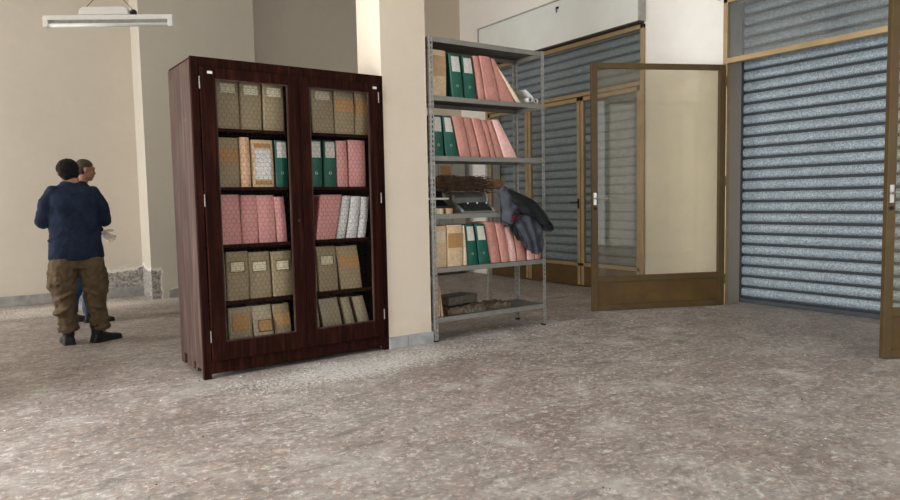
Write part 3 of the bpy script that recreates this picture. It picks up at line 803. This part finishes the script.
for x, mt, l in ((.105, 'tape_c', 'cream roll of tape lying on the rack, in front of the dark office machine'), (.205, 'tape', 'brown roll of tape lying on the rack, left of the typewriter')):
    t = empty('tape_roll', (RX0+x, RY0+.06, Z3), label=l, cat='tape roll', group='tape rolls on the rack')
    b = MB(); n = 24
    rr = [(.042, 0), (.042, .048), (.030, .048), (.030, 0)]
    v = [(r*math.cos(2*PI*i/n), r*math.sin(2*PI*i/n), z) for i in range(n) for r, z in rr]
    f = [(4*i+j, 4*((i+1) % n)+j, 4*((i+1) % n)+(j+1) % 4, 4*i+(j+1) % 4) for i in range(n) for j in range(4)]
    b.add(v, f).build('tape', M[mt], t)
    b = MB(); v = [(r*.72*math.cos(2*PI*i/n), r*.72*math.sin(2*PI*i/n), z) for i in range(n) for r, z in ((.0415, .001), (.0415, .047), (.036, .047), (.036, .001))]
    b.add(v, f).build('core', M['oldpaper'], t)

# wicker tray with twigs on the machines
wk = empty('wicker_basket', (RX0+.10, RY0+.075, Z3+.243), label='brown wicker basket holding dark twigs, lying on top of the typewriter', cat='basket')
wk.rotation_euler = (0, math.radians(1.5), 0)
b = MB()
n = 66; Lw, Dw, Hw = .76, .24, .085
def edge(t):
    P = 2*(Lw+Dw); s = t*P
    if s < Lw: return (s, 0)
    if s < Lw+Dw: return (Lw, s-Lw)
    if s < 2*Lw+Dw: return (2*Lw+Dw-s, Dw)
    return (0, P-s)
for i in range(n):
    x, y = edge(i/n); b.rod((x, y, 0), (x+random.uniform(-.004, .004), y, Hw+random.uniform(-.01, .008)), .0048, n=5)
for k in range(6):
    pts = [Vector((*edge(j/40), .006+k*.014)) for j in range(41)]
    b.path([p+Vector((0, (.004 if j % 2 else -.004), 0)) for j, p in enumerate(pts)], .0045, 5)
b.box(0, Lw, 0, Dw, -.002, .004); b.build('basket_weave', M['straw'], wk)
b = MB()
for i in range(760):
    x = random.random()**1.1*.52; y = random.choice((random.uniform(-.035, -.004), random.uniform(-.012, Dw))); z = random.uniform(-.05 if y < -.006 else .0, .10)
    a = random.uniform(-.7, .7); L = random.uniform(.04, .13)
    b.rod((x, y, z), (x+L*math.cos(a), min(Dw, max(-.045, y+random.uniform(-.03, .02))), z+L*.35*math.sin(a)), random.uniform(.0012, .003), n=4)
tag(b.build('twig_tangle', M['twig'], wk), kind='stuff')

# ------------------------------------------------------------------ jacket draped over the shelf edge
jk = empty('jacket', (RX0+.80, RY0-.05, 0), label='grey blue jacket with dark lining draped over the rack beside the typewriter', cat='jacket')
def sheet(pts_rows, th=.018):
    """thick cloth through a grid of points"""
    R = []
    for row in pts_rows:
        up_ = [Vector(p) for p in row]; dn = [Vector((p[0], p[1]+th, p[2]-.002)) for p in reversed(row)]
        R.append(up_+dn)
    return R
def drape(name, mat, ctrl, nu=26, nv=26, th=.016, amp=.016, fr=5, seed=0):
    """bilinear patch of control rows (top to bottom) with hanging folds"""
    def lerp(a, b_, t): return a+(b_-a)*t
    def cr(P, t):
        n_ = len(P)-1; s = min(n_-1e-6, t*n_); i = int(s); f = s-i
        g = lambda k: P[max(0, min(n_, k))]
        p0, p1, p2, p3 = g(i-1), g(i), g(i+1), g(i+2)
        return .5*((2*p1)+(p2-p0)*f+(2*p0-5*p1+4*p2-p3)*f*f+(3*p1-p0-3*p2+p3)*f**3)
    rows_ = [[Vector(p) for p in r] for r in ctrl]
    G_ = []
    for j in range(nv+1):
        v_ = j/nv; col = [cr([r[k] for r in rows_], v_) for k in range(len(rows_[0]))]
        line = []
        for i in range(nu+1):
            u_ = i/nu; p = cr(col, u_)
            p = p+Vector((0, amp*math.sin(fr*2*PI*u_+2.2*math.sin(v_*3+seed)+seed)*(.35+.65*v_) + .006*math.sin(17*v_+9*u_+seed), 0))
            line.append(p)
        G_.append(line)
    mb = MB(); mb.loft(sheet(G_, th)); return mb.build(name, mat, jk, smooth=True)
# local x is measured from RX0+.80, y from RY0-.05
drape('collar', M['jacket'], [[(-.055, .06, 1.325), (-.01, .05, 1.375), (.07, .03, 1.345)], [(-.058, .005, 1.20), (.0, -.045, 1.21), (.12, -.03, 1.23)], [(-.055, .0, 1.05), (.01, -.05, 1.02), (.09, -.035, 1.10)]], amp=.008, fr=1.5)
drape('shoulder', M['jacket_in'], [[(.02, .05, 1.36), (.16, .0, 1.30), (.37, -.01, 1.20), (.49, .02, 1.09)], [(.03, -.05, 1.24), (.20, -.09, 1.20), (.39, -.10, 1.08), (.535, -.04, .965)], [(.10, -.05, 1.12), (.22, -.08, 1.08), (.39, -.09, .985), (.525, -.02, .93)]], amp=.014, fr=2.5, seed=1)
drape('back', M['jacket'], [[(.05, -.01, 1.14), (.16, -.03, 1.19), (.30, -.05, 1.16), (.42, -.03, 1.06)], [(.10, -.03, .98), (.20, -.05, .97), (.31, -.05, .93), (.42, -.03, .93)], [(.22, -.01, .79), (.28, -.02, .74), (.36, -.02, .715), (.425, -.01, .75)]], amp=.02, fr=3, seed=2)
drape('lining', M['jacket_in'], [[(.0, .0, 1.07), (.05, -.01, 1.09), (.13, -.02, 1.12)], [(.04, .0, .98), (.09, -.01, .99), (.15, -.015, 1.0)], [(.14, .01, .86), (.18, .0, .85), (.22, .0, .84)]], amp=.006, fr=1, seed=3)
drape('collar_facing', M['maroon'], [[(-.04, .0, 1.09), (.01, -.062, 1.095), (.08, -.052, 1.13)], [(-.042, .0, 1.055), (.02, -.066, 1.06), (.075, -.058, 1.10)], [(-.03, .0, 1.04), (.01, -.06, 1.035), (.06, -.05, 1.07)]], nu=12, nv=6, amp=.004, th=.01, seed=3)
drape('sleeve_cuff', M['jacket'], [[(.40, -.035, 1.10), (.47, -.03, 1.06), (.515, -.02, 1.01)], [(.42, -.06, 1.02), (.49, -.05, .98), (.535, -.03, .95)], [(.41, -.03, .95), (.48, -.03, .935), (.525, -.01, .925)]], nu=12, nv=10, amp=.006, seed=5)

# ------------------------------------------------------------------ bottom shelf: old box and papers
Z5 = SZ[5]+.003
o = MB().box(0, .40, 0, .22, 0, .075, Matrix.Rotation(.22, 4, 'Z')).build('cardboard_box', M['boxgrey'], None, bev=.004)
o.location = (RX0+.22, RY0+.10, Z5+.072); tag(o, 'flat dark grey box lying on the crumpled brown papers on the rack', 'box')
def crumple(n, m_, Lx, Ly, h, seed):
    random.seed(seed); top = []
    H = [[0]*(m_+1) for _ in range(n+1)]
    for i in range(n+1):
        for j in range(m_+1):
            H[i][j] = h*(.75+.25*math.sin(i*1.3+seed)*math.cos(j*1.7+seed)) + random.uniform(-.006, .006)
    b = MB(); v = []; f = []
    for i in range(n+1):
        for j in range(m_+1):
            ed = random.uniform(-.008, .008)
            v.append((Lx*i/n+(ed if i in (0, n) else 0), Ly*j/m_+(ed if j in (0, m_) else 0), H[i][j]))
    for i in range(n+1):
        for j in range(m_+1): v.append((Lx*i/n, Ly*j/m_, 0.0))
    A = (n+1)*(m_+1)
    idx = lambda i, j: i*(m_+1)+j
    for i in range(n):
        for j in range(m_):
            f.append((idx(i, j), idx(i+1, j), idx(i+1, j+1), idx(i, j+1))); f.append((A+idx(i, j), A+idx(i, j+1), A+idx(i+1, j+1), A+idx(i+1, j)))
    for i in range(n): f.append((idx(i, 0), A+idx(i, 0), A+idx(i+1, 0), idx(i+1, 0))); f.append((idx(i, m_), idx(i+1, m_), A+idx(i+1, m_), A+idx(i, m_)))
    for j in range(m_): f.append((idx(0, j), idx(0, j+1), A+idx(0, j+1), A+idx(0, j))); f.append((idx(n, j), A+idx(n, j), A+idx(n, j+1), idx(n, j+1)))
    return b.add(v, f)
for (x, y, lx, ly, h, mt, l) in ((.18, .06, .44, .28, .068, 'oldpaper', 'crumpled brown paper bundle under the flat box on the bottom shelf'),
                                 (.64, .10, .32, .24, .050, 'oldpaper', 'low heap of rumpled brown paper, right of the flat box'),
                                 (.36, .03, .22, .025, .045, 'boxgrey', 'dark folded scrap in front of the paper bundle')):
    o = crumple(14, 9 if ly > .1 else 3, lx, ly, h, int(x*100)).build('paper_bundle', M[mt], None)
    o.location = (RX0+x, RY0+y, Z5); tag(o, l, 'papers', 'old papers on the bottom shelf')

# ------------------------------------------------------------------ things behind the rack
lk = empty('grey_locker', (5.93, 9.40, 0), label='grey metal locker with three narrow doors seen through the rack, by the back corner', cat='locker')
MB().box(0, .80, .02, .32, .06, 2.2).build('carcass', M['dirt'], lk)
for i in range(3):
    d = MB().box(.004+.266*i, .262+.266*i, 0, .02, .08, 2.19).build('door', M['locker'], lk, bev=.003)
    if i == 1: MB().box(.30, .50, -.003, 0, 1.52, 1.82).build('notice', M['label_o'], d)
MB().box(.02, .78, .03, .30, 0, .06).build('plinth', M['dirt'], lk)
o = MB(); slotted(o, (0, 0, .01), (1, 0, 0), 2.0); slotted(o, (0, 0, .01), (0, 1, 0), 2.0)
o = o.build('slotted_upright', M['steel'], None); o.location = (4.60, 6.0, 0); tag(o, 'slotted steel upright standing on the floor behind the rack', 'upright')

# ------------------------------------------------------------------ hanging lamp
lp0, lp1 = Vector((.495, 7.20, 2.925)), Vector((1.46, 6.55, 2.885))
lp0.z += .02; lp1.z += .05; lp0.x += .02; lp1.x += .02
dv = lp1-lp0; LL = dv.length; la = math.atan2(dv.y, dv.x); mid = (lp0+lp1)/2
lamp = empty('hanging_tube_lamp', mid, la, label='white fluorescent tube lamp hanging from the ceiling above the two people', cat='lamp')
lamp.rotation_euler = (0, math.asin(-dv.z/LL), la)
h2 = LL/2
MB().box(-h2, h2, -.03, .03, -.005, .035).build('batten', M['lampwhite'], lamp, bev=.004)
MB().box(-h2+.05, h2-.05, -.012, .012, -.035, -.005).build('reflector', M['lampgrey'], lamp)
MB().rod((-h2+.035, -.012, -.050), (h2-.035, -.012, -.050), .0165, n=16).build('tube', M['lampwhite'], lamp, smooth=True)
for s in (-1, 1):
    x0, x1 = sorted((s*h2, s*(h2-.045)))
    MB().box(x0, x1, -.032, .022, -.068, .012).build('end_cap', M['lampwhite'], lamp, bev=.004)
MB().prism([(-.255, .035), (.195, .035), (.185, .085), (.15, .105), (-.21, .105), (-.245, .085)], -.045, .045).build('ballast_cover', M['lampwhite'], lamp, bev=.01)
b = MB(); top = (0.0, 0, .255)
for x in (-.215, .215):
    pts = [Vector((x*t**.9, 0, .255-.165*t**1.35)) for t in [k/8 for k in range(9)]]
    b.path(pts, .0028, 5)
b.path([Vector(top), Vector((0, 0, CE-mid.z))], .0045, 6)
b.build('cord', M['wire'], lamp)
MB().ell((.225, 0, .06), (.03, .03, .028), n=12, k=8).build('connector', M['black'], lamp)

# ------------------------------------------------------------------ people
def arm_chain(mb, pts, rad, n=14):
    for (a, b_, r0, r1) in zip(pts, pts[1:], rad, rad[1:]): mb.rod(a, b_, r0, r1, n, round_=True)
def hand(mb, wrist, fwd, side_, up_, s=1.0, curl=.35, grow=0.0, spread=.1):
    """palm plus five separate bent fingers; side_ points to the thumb side, up_ to the back of the hand"""
    f, t, u_ = Vector(fwd).normalized(), Vector(side_).normalized(), Vector(up_).normalized()
    W = Vector(wrist)
    g = grow
    for k in range(4):
        o_ = t*(.030-.020*k)
        mb.rod(W+o_*.6+f*.005, W+o_+f*.082*s, .013+g, .0115+g, 10, True)
    for k, L in enumerate((.070, .078, .072, .056)):
        p = W+t*(.030-.020*k)+f*.085*s; d = (f+t*spread*(1.5-k)).normalized(); ang = curl*(1+.12*k)
        r = .0088+g
        for j, seg in enumerate((.45, .32, .23)):
            d2 = (d*math.cos(ang)-u_*math.sin(ang)).normalized(); q = p+d2*L*seg*s
            mb.rod(p, q, r, r*.93, 10, True); p = q; r *= .93
            n2 = (u_*math.cos(ang)+d*math.sin(ang)).normalized(); d, u_k = d2, n2
    p = W+t*.026+f*.022; d = (f*.55+t*.8-u_*.25).normalized()
    mb.rod(W+t*.018+f*.01, p, .015+g, .013+g, 10, True)
    for seg in (.034, .028, .022):
        q = p+d*seg*s; mb.rod(p, q, .0115+g, .0100+g, 10, True); p = q; d = (d+f*.35-u_*.12).normalized()
def head(mb, c, yaw, tilt=0):
    """adult head, looking along local +Y turned by yaw; c = centre between the ears"""
    R = Matrix.Rotation(yaw, 3, 'Z') @ Matrix.Rotation(tilt, 3, 'X')
    def P(x, y, z): return Vector(c)+R @ Vector((x, y, z))
    mb.ell(P(0, -.010, .030), (.076, .094, .088), R); mb.ell(P(0, .022, -.035), (.058, .068, .075), R)
    mb.ell(P(0, .055, -.085), (.030, .028, .026), R)                    # chin
    mb.ell(P(0, .078, .030), (.055, .018, .016), R)                     # brow
    mb.rod(P(0, .080, .018), P(0, .098, -.022), .010, .013, 10, True)   # nose
    mb.ell(P(.012, .088, -.026), (.010, .012, .008), R); mb.ell(P(-.012, .088, -.026), (.010, .012, .008), R)
    mb.ell(P(0, .083, -.052), (.026, .012, .0065), R); mb.ell(P(0, .081, -.064), (.022, .012, .007), R)   # lips
    for s in (-1, 1):
        mb.ell(P(s*.078, -.008, -.002), (.010, .019, .031), R, 14, 8)     # ears
        mb.ell(P(s*.034, .066, -.018), (.022, .020, .018), R)            # cheekbones
    return P, R
def boot(parent, loc, yaw, L=.29, name='boot'):
    e = MB(); R = Matrix.Rotation(yaw, 3, 'Z')
    prof = [(-.085, .040, .030, .075), (-.07, .046, .10, .08), (-.02, .048, .10, .1), (.04, .047, .085, .1), (.10, .050, .065, .08), (.155, .050, .055, .06), (.195, .038, .045, .04), (.21, .02, .035, .02)]
    R_ = []
    for y, hw, ht, _ in prof:
        R_.append([Vector((hw*sgx, y, z)) for sgx, z in ((-.9, .0), (-1, .02), (-.95, ht*.6), (-.6, ht), (.6, ht), (.95, ht*.6), (1, .02), (.9, 0))])
    e.loft([[R @ p for p in r] for r in R_])
    e.rod(R @ Vector((0, -.03, .08)), R @ Vector((0, -.035, .17)), .050, .054, 16)
    o = remesh(e, name, M['rubber'], None, .008, 2); o.location = loc; o.parent = parent
    sl = MB(); sl.loft([[R @ Vector((sg*hw*1.04, y, z)) for y, hw, ht, _ in prof for sg in (-1,)] + [R @ Vector((hw*1.04, y, z)) for y, hw, ht, _ in reversed(prof)] for z in (0, .018)])
    so = sl.build('sole', M['black'], o)
    return o

# --- man seen from behind
m1 = empty('person', (.645, 7.05, 0), math.radians(0), label='person in navy jumper and khaki trousers standing with back turned', cat='person')
body = MB()
HC = (-.03, .05, 1.565)
P, R = head(body, HC, math.radians(8), math.radians(-14))
body.rod((0, .0, 1.44), (-.002, .018, 1.54), .062, .056, 18, True)
body.stack([(0, 0, .86, .13, .09), (0, 0, .95, .14, .09), (0, 0, 1.1, .14, .10), (0, -.01, 1.25, .16, .11), (0, -.01, 1.35, .155, .10), (0, 0, 1.40, .12, .08), (0, 0, 1.45, .06, .06)])
hipz = .88
for s, fx, fy, kx in ((-1, -.105, .02, -.115), (1, .165, -.02, .135)):
    arm_chain(body, [(s*.085, 0, hipz), (kx, .0, .47), (fx, fy, .10)], [.085, .058, .040])
    sh_ = Vector((s*.150, 0, 1.36)); el = Vector((s*.250, .03, 1.12)); wr = Vector((s*.09, .25, 1.14))
    arm_chain(body, [sh_, el, wr], [.055, .042, .028])
    hand(body, wr, (-s*.75, .45*s+.3, .1*s), (0, .2, 1), (s*.3, .9, .1), curl=.5)
remesh(body, 'body', M['skin'], m1, .0065, 3)
hr = MB(); hr.ell(P(0, -.020, .042), (.094, .102, .088), R); hr.ell(P(0, -.050, -.010), (.088, .066, .074), R); hr.ell(P(0, .035, .078), (.070, .060, .045), R)
remesh(hr, 'hair', M['hair'], m1, .008, 2, (.014, .03))
for s in (-1, 1):
    eb = MB(); eb.ell(P(s*.030, .083, .010), (.013, .010, .010), R, 12, 8); eb.build('eye', M['tag'], m1, smooth=True)
sw = MB()
sw.stack([(-.005, .0, .775, .215, .150), (-.005, .0, .80, .232, .160), (0, 0, .90, .222, .155), (0, 0, 1.02, .208, .150), (0, -.005, 1.15, .212, .150), (0, -.01, 1.28, .222, .150), (0, -.01, 1.36, .216, .135), (0, 0, 1.42, .170, .105), (-.01, .008, 1.465, .095, .082), (-.02, .012, 1.490, .072, .070)], 32)
for s in (-1, 1):
    arm_chain(sw, [(s*.150, -.005, 1.375), (s*.215, .0, 1.27), (s*.252, .03, 1.13), (s*.12, .225, 1.14)], [.078, .072, .062, .042])
for k, (x, z, a) in enumerate(((-.10, 1.16, .5), (.12, 1.05, -.5), (-.02, .93, .25), (.10, .86, -.2), (-.13, 1.02, .7))):
    for q in range(6):
        xa, xb = x-.09+.03*q, x-.06+.03*q
        ya, yb = (-.147*math.sqrt(max(.1, 1-(t/.218)**2))+.003+.010*abs(t-x)/.09 for t in (xa, xb))
        sw.rod((xa, ya, z+a*(xa-x)), (xb, yb, z+a*(xb-x)), .011, .011, 8, True)
remesh(sw, 'jumper', M['navy'], m1, .009, 7, (.026, .10))
tr = MB()
tr.stack([(0, 0, .70, .19, .14), (0, 0, .77, .200, .140), (0, 0, .84, .180, .115), (0, 0, .92, .16, .10)], 28)
for s, fx, fy, kx in ((-1, -.105, .02, -.125), (1, .155, -.02, .138)):
    tr.stack([(fx, fy, .115, .072, .082), (fx, fy, .145, .088, .096), (fx*.98, fy, .175, .074, .084), (fx*.98, fy, .21, .086, .094), (fx*.98, fy, .25, .078, .09), (kx*.95, 0, .36, .088, .100), (kx, .0, .50, .104, .112), (s*.118, 0, .66, .122, .138), (s*.108, 0, .80, .11, .14)], 24)
for s in (-1, 1):
    for zz, rr in ((.60, .115), (.46, .104), (.33, .090)):
        tr.ell((s*(.118 if zz > .4 else .14), -.022, zz), (rr, .115, .028), Matrix.Rotation(s*.45, 3, 'Y'))
    tr.ell((s*.10, -.115, .665), (.058, .028, .055))
tr.ell((.222, .0, .58), (.028, .075, .085)); tr.ell((-.222, .0, .58), (.028, .075, .085))
remesh(tr, 'trousers', M['khaki'], m1, .009, 2, (.040, .07))
b = MB(); b.box(.205, .235, -.06, .08, .50, .66); remesh(b, 'cargo_pocket', M['khaki'], m1, .008, 2)
boot(m1, (-.105, .03, 0), math.radians(4)); boot(m1, (.155, -.03, 0), math.radians(-62))

# --- man mostly hidden behind him, in profile
m2 = empty('person', (.85, 8.36, 0), math.radians(-84), label='person with cropped hair, white glove and blue jeans, mostly hidden behind the navy jumper', cat='person')
# local +Y is forward (to the right in the photo), local -X is his left side ... local +X faces the camera
body = MB(); HC2 = (0, .045, 1.655)
P, R = head(body, HC2, math.radians(0), math.radians(-6))
body.rod((0, -.01, 1.48), (0, .025, 1.58), .060, .056, 18, True)
body.stack([(0, 0, .90, .13, .10), (0, 0, 1.0, .15, .11), (0, 0, 1.15, .14, .10), (0, -.01, 1.3, .16, .11), (0, -.01, 1.43, .165, .10), (0, -.02, 1.49, .11, .08), (0, -.03, 1.53, .06, .06)])
legs = ((-1, -.10, -.16), (1, .10, .0))
for s, fx, fy in legs: arm_chain(body, [(s*.085, 0, .92), (s*.095, fy*.5+.03, .50), (fx, fy, .10)], [.085, .058, .040])
# near arm (+X): forearm forward and low with open gloved hand
shn, eln, wrn = Vector((.185, -.01, 1.44)), Vector((.235, .00, 1.16)), Vector((.21, .115, .985))
arm_chain(body, [shn, eln, wrn], [.055, .042, .028]); hand(body, wrn, (.15, .75, -.62), (-.2, .55, .6), (-.9, .1, -.1), curl=.22, spread=.2)
shf, elf, wrf = Vector((-.185, -.01, 1.44)), Vector((-.22, -.06, 1.16)), Vector((-.10, .06, 1.10))
arm_chain(body, [shf, elf, wrf], [.055, .042, .028]); hand(body, wrf, (.95, .1, 0), (0, .2, 1), (-.4, .8, .1), curl=.4)
remesh(body, 'body', M['skin'], m2, .0065, 3)
hr = MB(); hr.ell(P(0, -.014, .042), (.0785, .0925, .082), R); hr.ell(P(0, -.040, .005), (.074, .062, .068), R)
remesh(hr, 'cropped_hair', M['stubble'], m2, .007, 2)
for s in (-1, 1):
    eb = MB(); eb.ell(P(s*.030, .077, .010), (.012, .008, .006), R, 12, 8); eb.build('eye', M['hair'], m2, smooth=True)
sw = MB(); sw.stack([(0, 0, .84, .17, .13), (0, 0, .95, .17, .13), (0, 0, 1.1, .165, .125), (0, -.01, 1.3, .185, .13), (0, -.01, 1.42, .185, .12), (0, -.02, 1.49, .13, .09), (0, -.03, 1.535, .072, .07)], 28)
arm_chain(sw, [shn, eln, wrn-Vector((0, .01, -.015))], [.068, .055, .042]); arm_chain(sw, [shf, elf, wrf], [.068, .055, .040])
remesh(sw, 'sweatshirt', M['dark_top'], m2, .010, 4, (.02, .08))
gl = MB(); gl.rod(wrn-Vector((0, .03, -.04)), wrn+Vector((0, .02, -.015)), .036, .034, 14, True)
hand(gl, wrn, (.15, .75, -.62), (-.2, .55, .6), (-.9, .1, -.1), curl=.22, grow=.0035, spread=.2)
remesh(gl, 'work_glove', M['glove'], m2, .004, 1)
tr = MB(); tr.stack([(0, 0, .78, .165, .13), (0, 0, .88, .17, .13), (0, 0, .95, .16, .12)], 24)
for s, fx, fy in legs:
    tr.stack([(fx, fy, .10, .062, .075), (fx, fy, .2, .07, .08), (s*.098, fy*.5+.03, .5, .085, .092), (s*.092, 0, .72, .10, .115), (s*.09, 0, .84, .10, .12)], 22)
remesh(tr, 'jeans', M['jeans'], m2, .010, 4, (.03, .08))
boot(m2, (-.10, -.16, 0), math.radians(-20)); boot(m2, (.10, .02, 0), math.radians(-18))

# ------------------------------------------------------------------ crumbs on the floor
random.seed(11)
def crumbs(n, regs, mat, name, label, r0, r1):
    b = MB()
    for i in range(n):
        x0, x1, y0, y1 = random.choice(regs); x, y = random.uniform(x0, x1), random.uniform(y0, y1)
        r = random.uniform(r0, r1); a = random.uniform(0, PI)
        vs_ = [(r*random.uniform(.6, 1.5)*math.cos(a+k*PI/2), r*random.uniform(.5, 1.1)*math.sin(a+k*PI/2)) for k in range(4)]
        b.add([(x+p, y+q, 0) for p, q in vs_]+[(x+p*.6, y+q*.6, r*.5) for p, q in vs_], [(4,5,6,7),(0,1,5,4),(1,2,6,5),(2,3,7,6),(3,0,4,7),(3,2,1,0)])
    o = b.build(name, mat); tag(o, label, 'debris', kind='stuff')
crumbs(700, [(1.3, 3.3, 4.3, 4.9), (3.3, 4.6, 4.5, 5.2), (5.2, 6.8, 4.4, 5.2), (0, 6.5, 1.5, 5), (0, 6.5, 1.5, 5), (-.2, 2.6, 8.6, 10.2), (.2, 1.7, 9.6, 10.2), (6.6, 6.88, 4.5, 5.0)], M['plaster'], 'plaster_crumbs', 'small white plaster crumbs scattered over the stone floor', .002, .007)
crumbs(160, [(0, 6, 1.2, 5), (.2, 1.2, 5, 6), (6.7, 6.9, 4.45, 4.8)], M['dirt'], 'dark_crumbs', 'small dark bits of debris scattered over the stone floor', .002, .007)
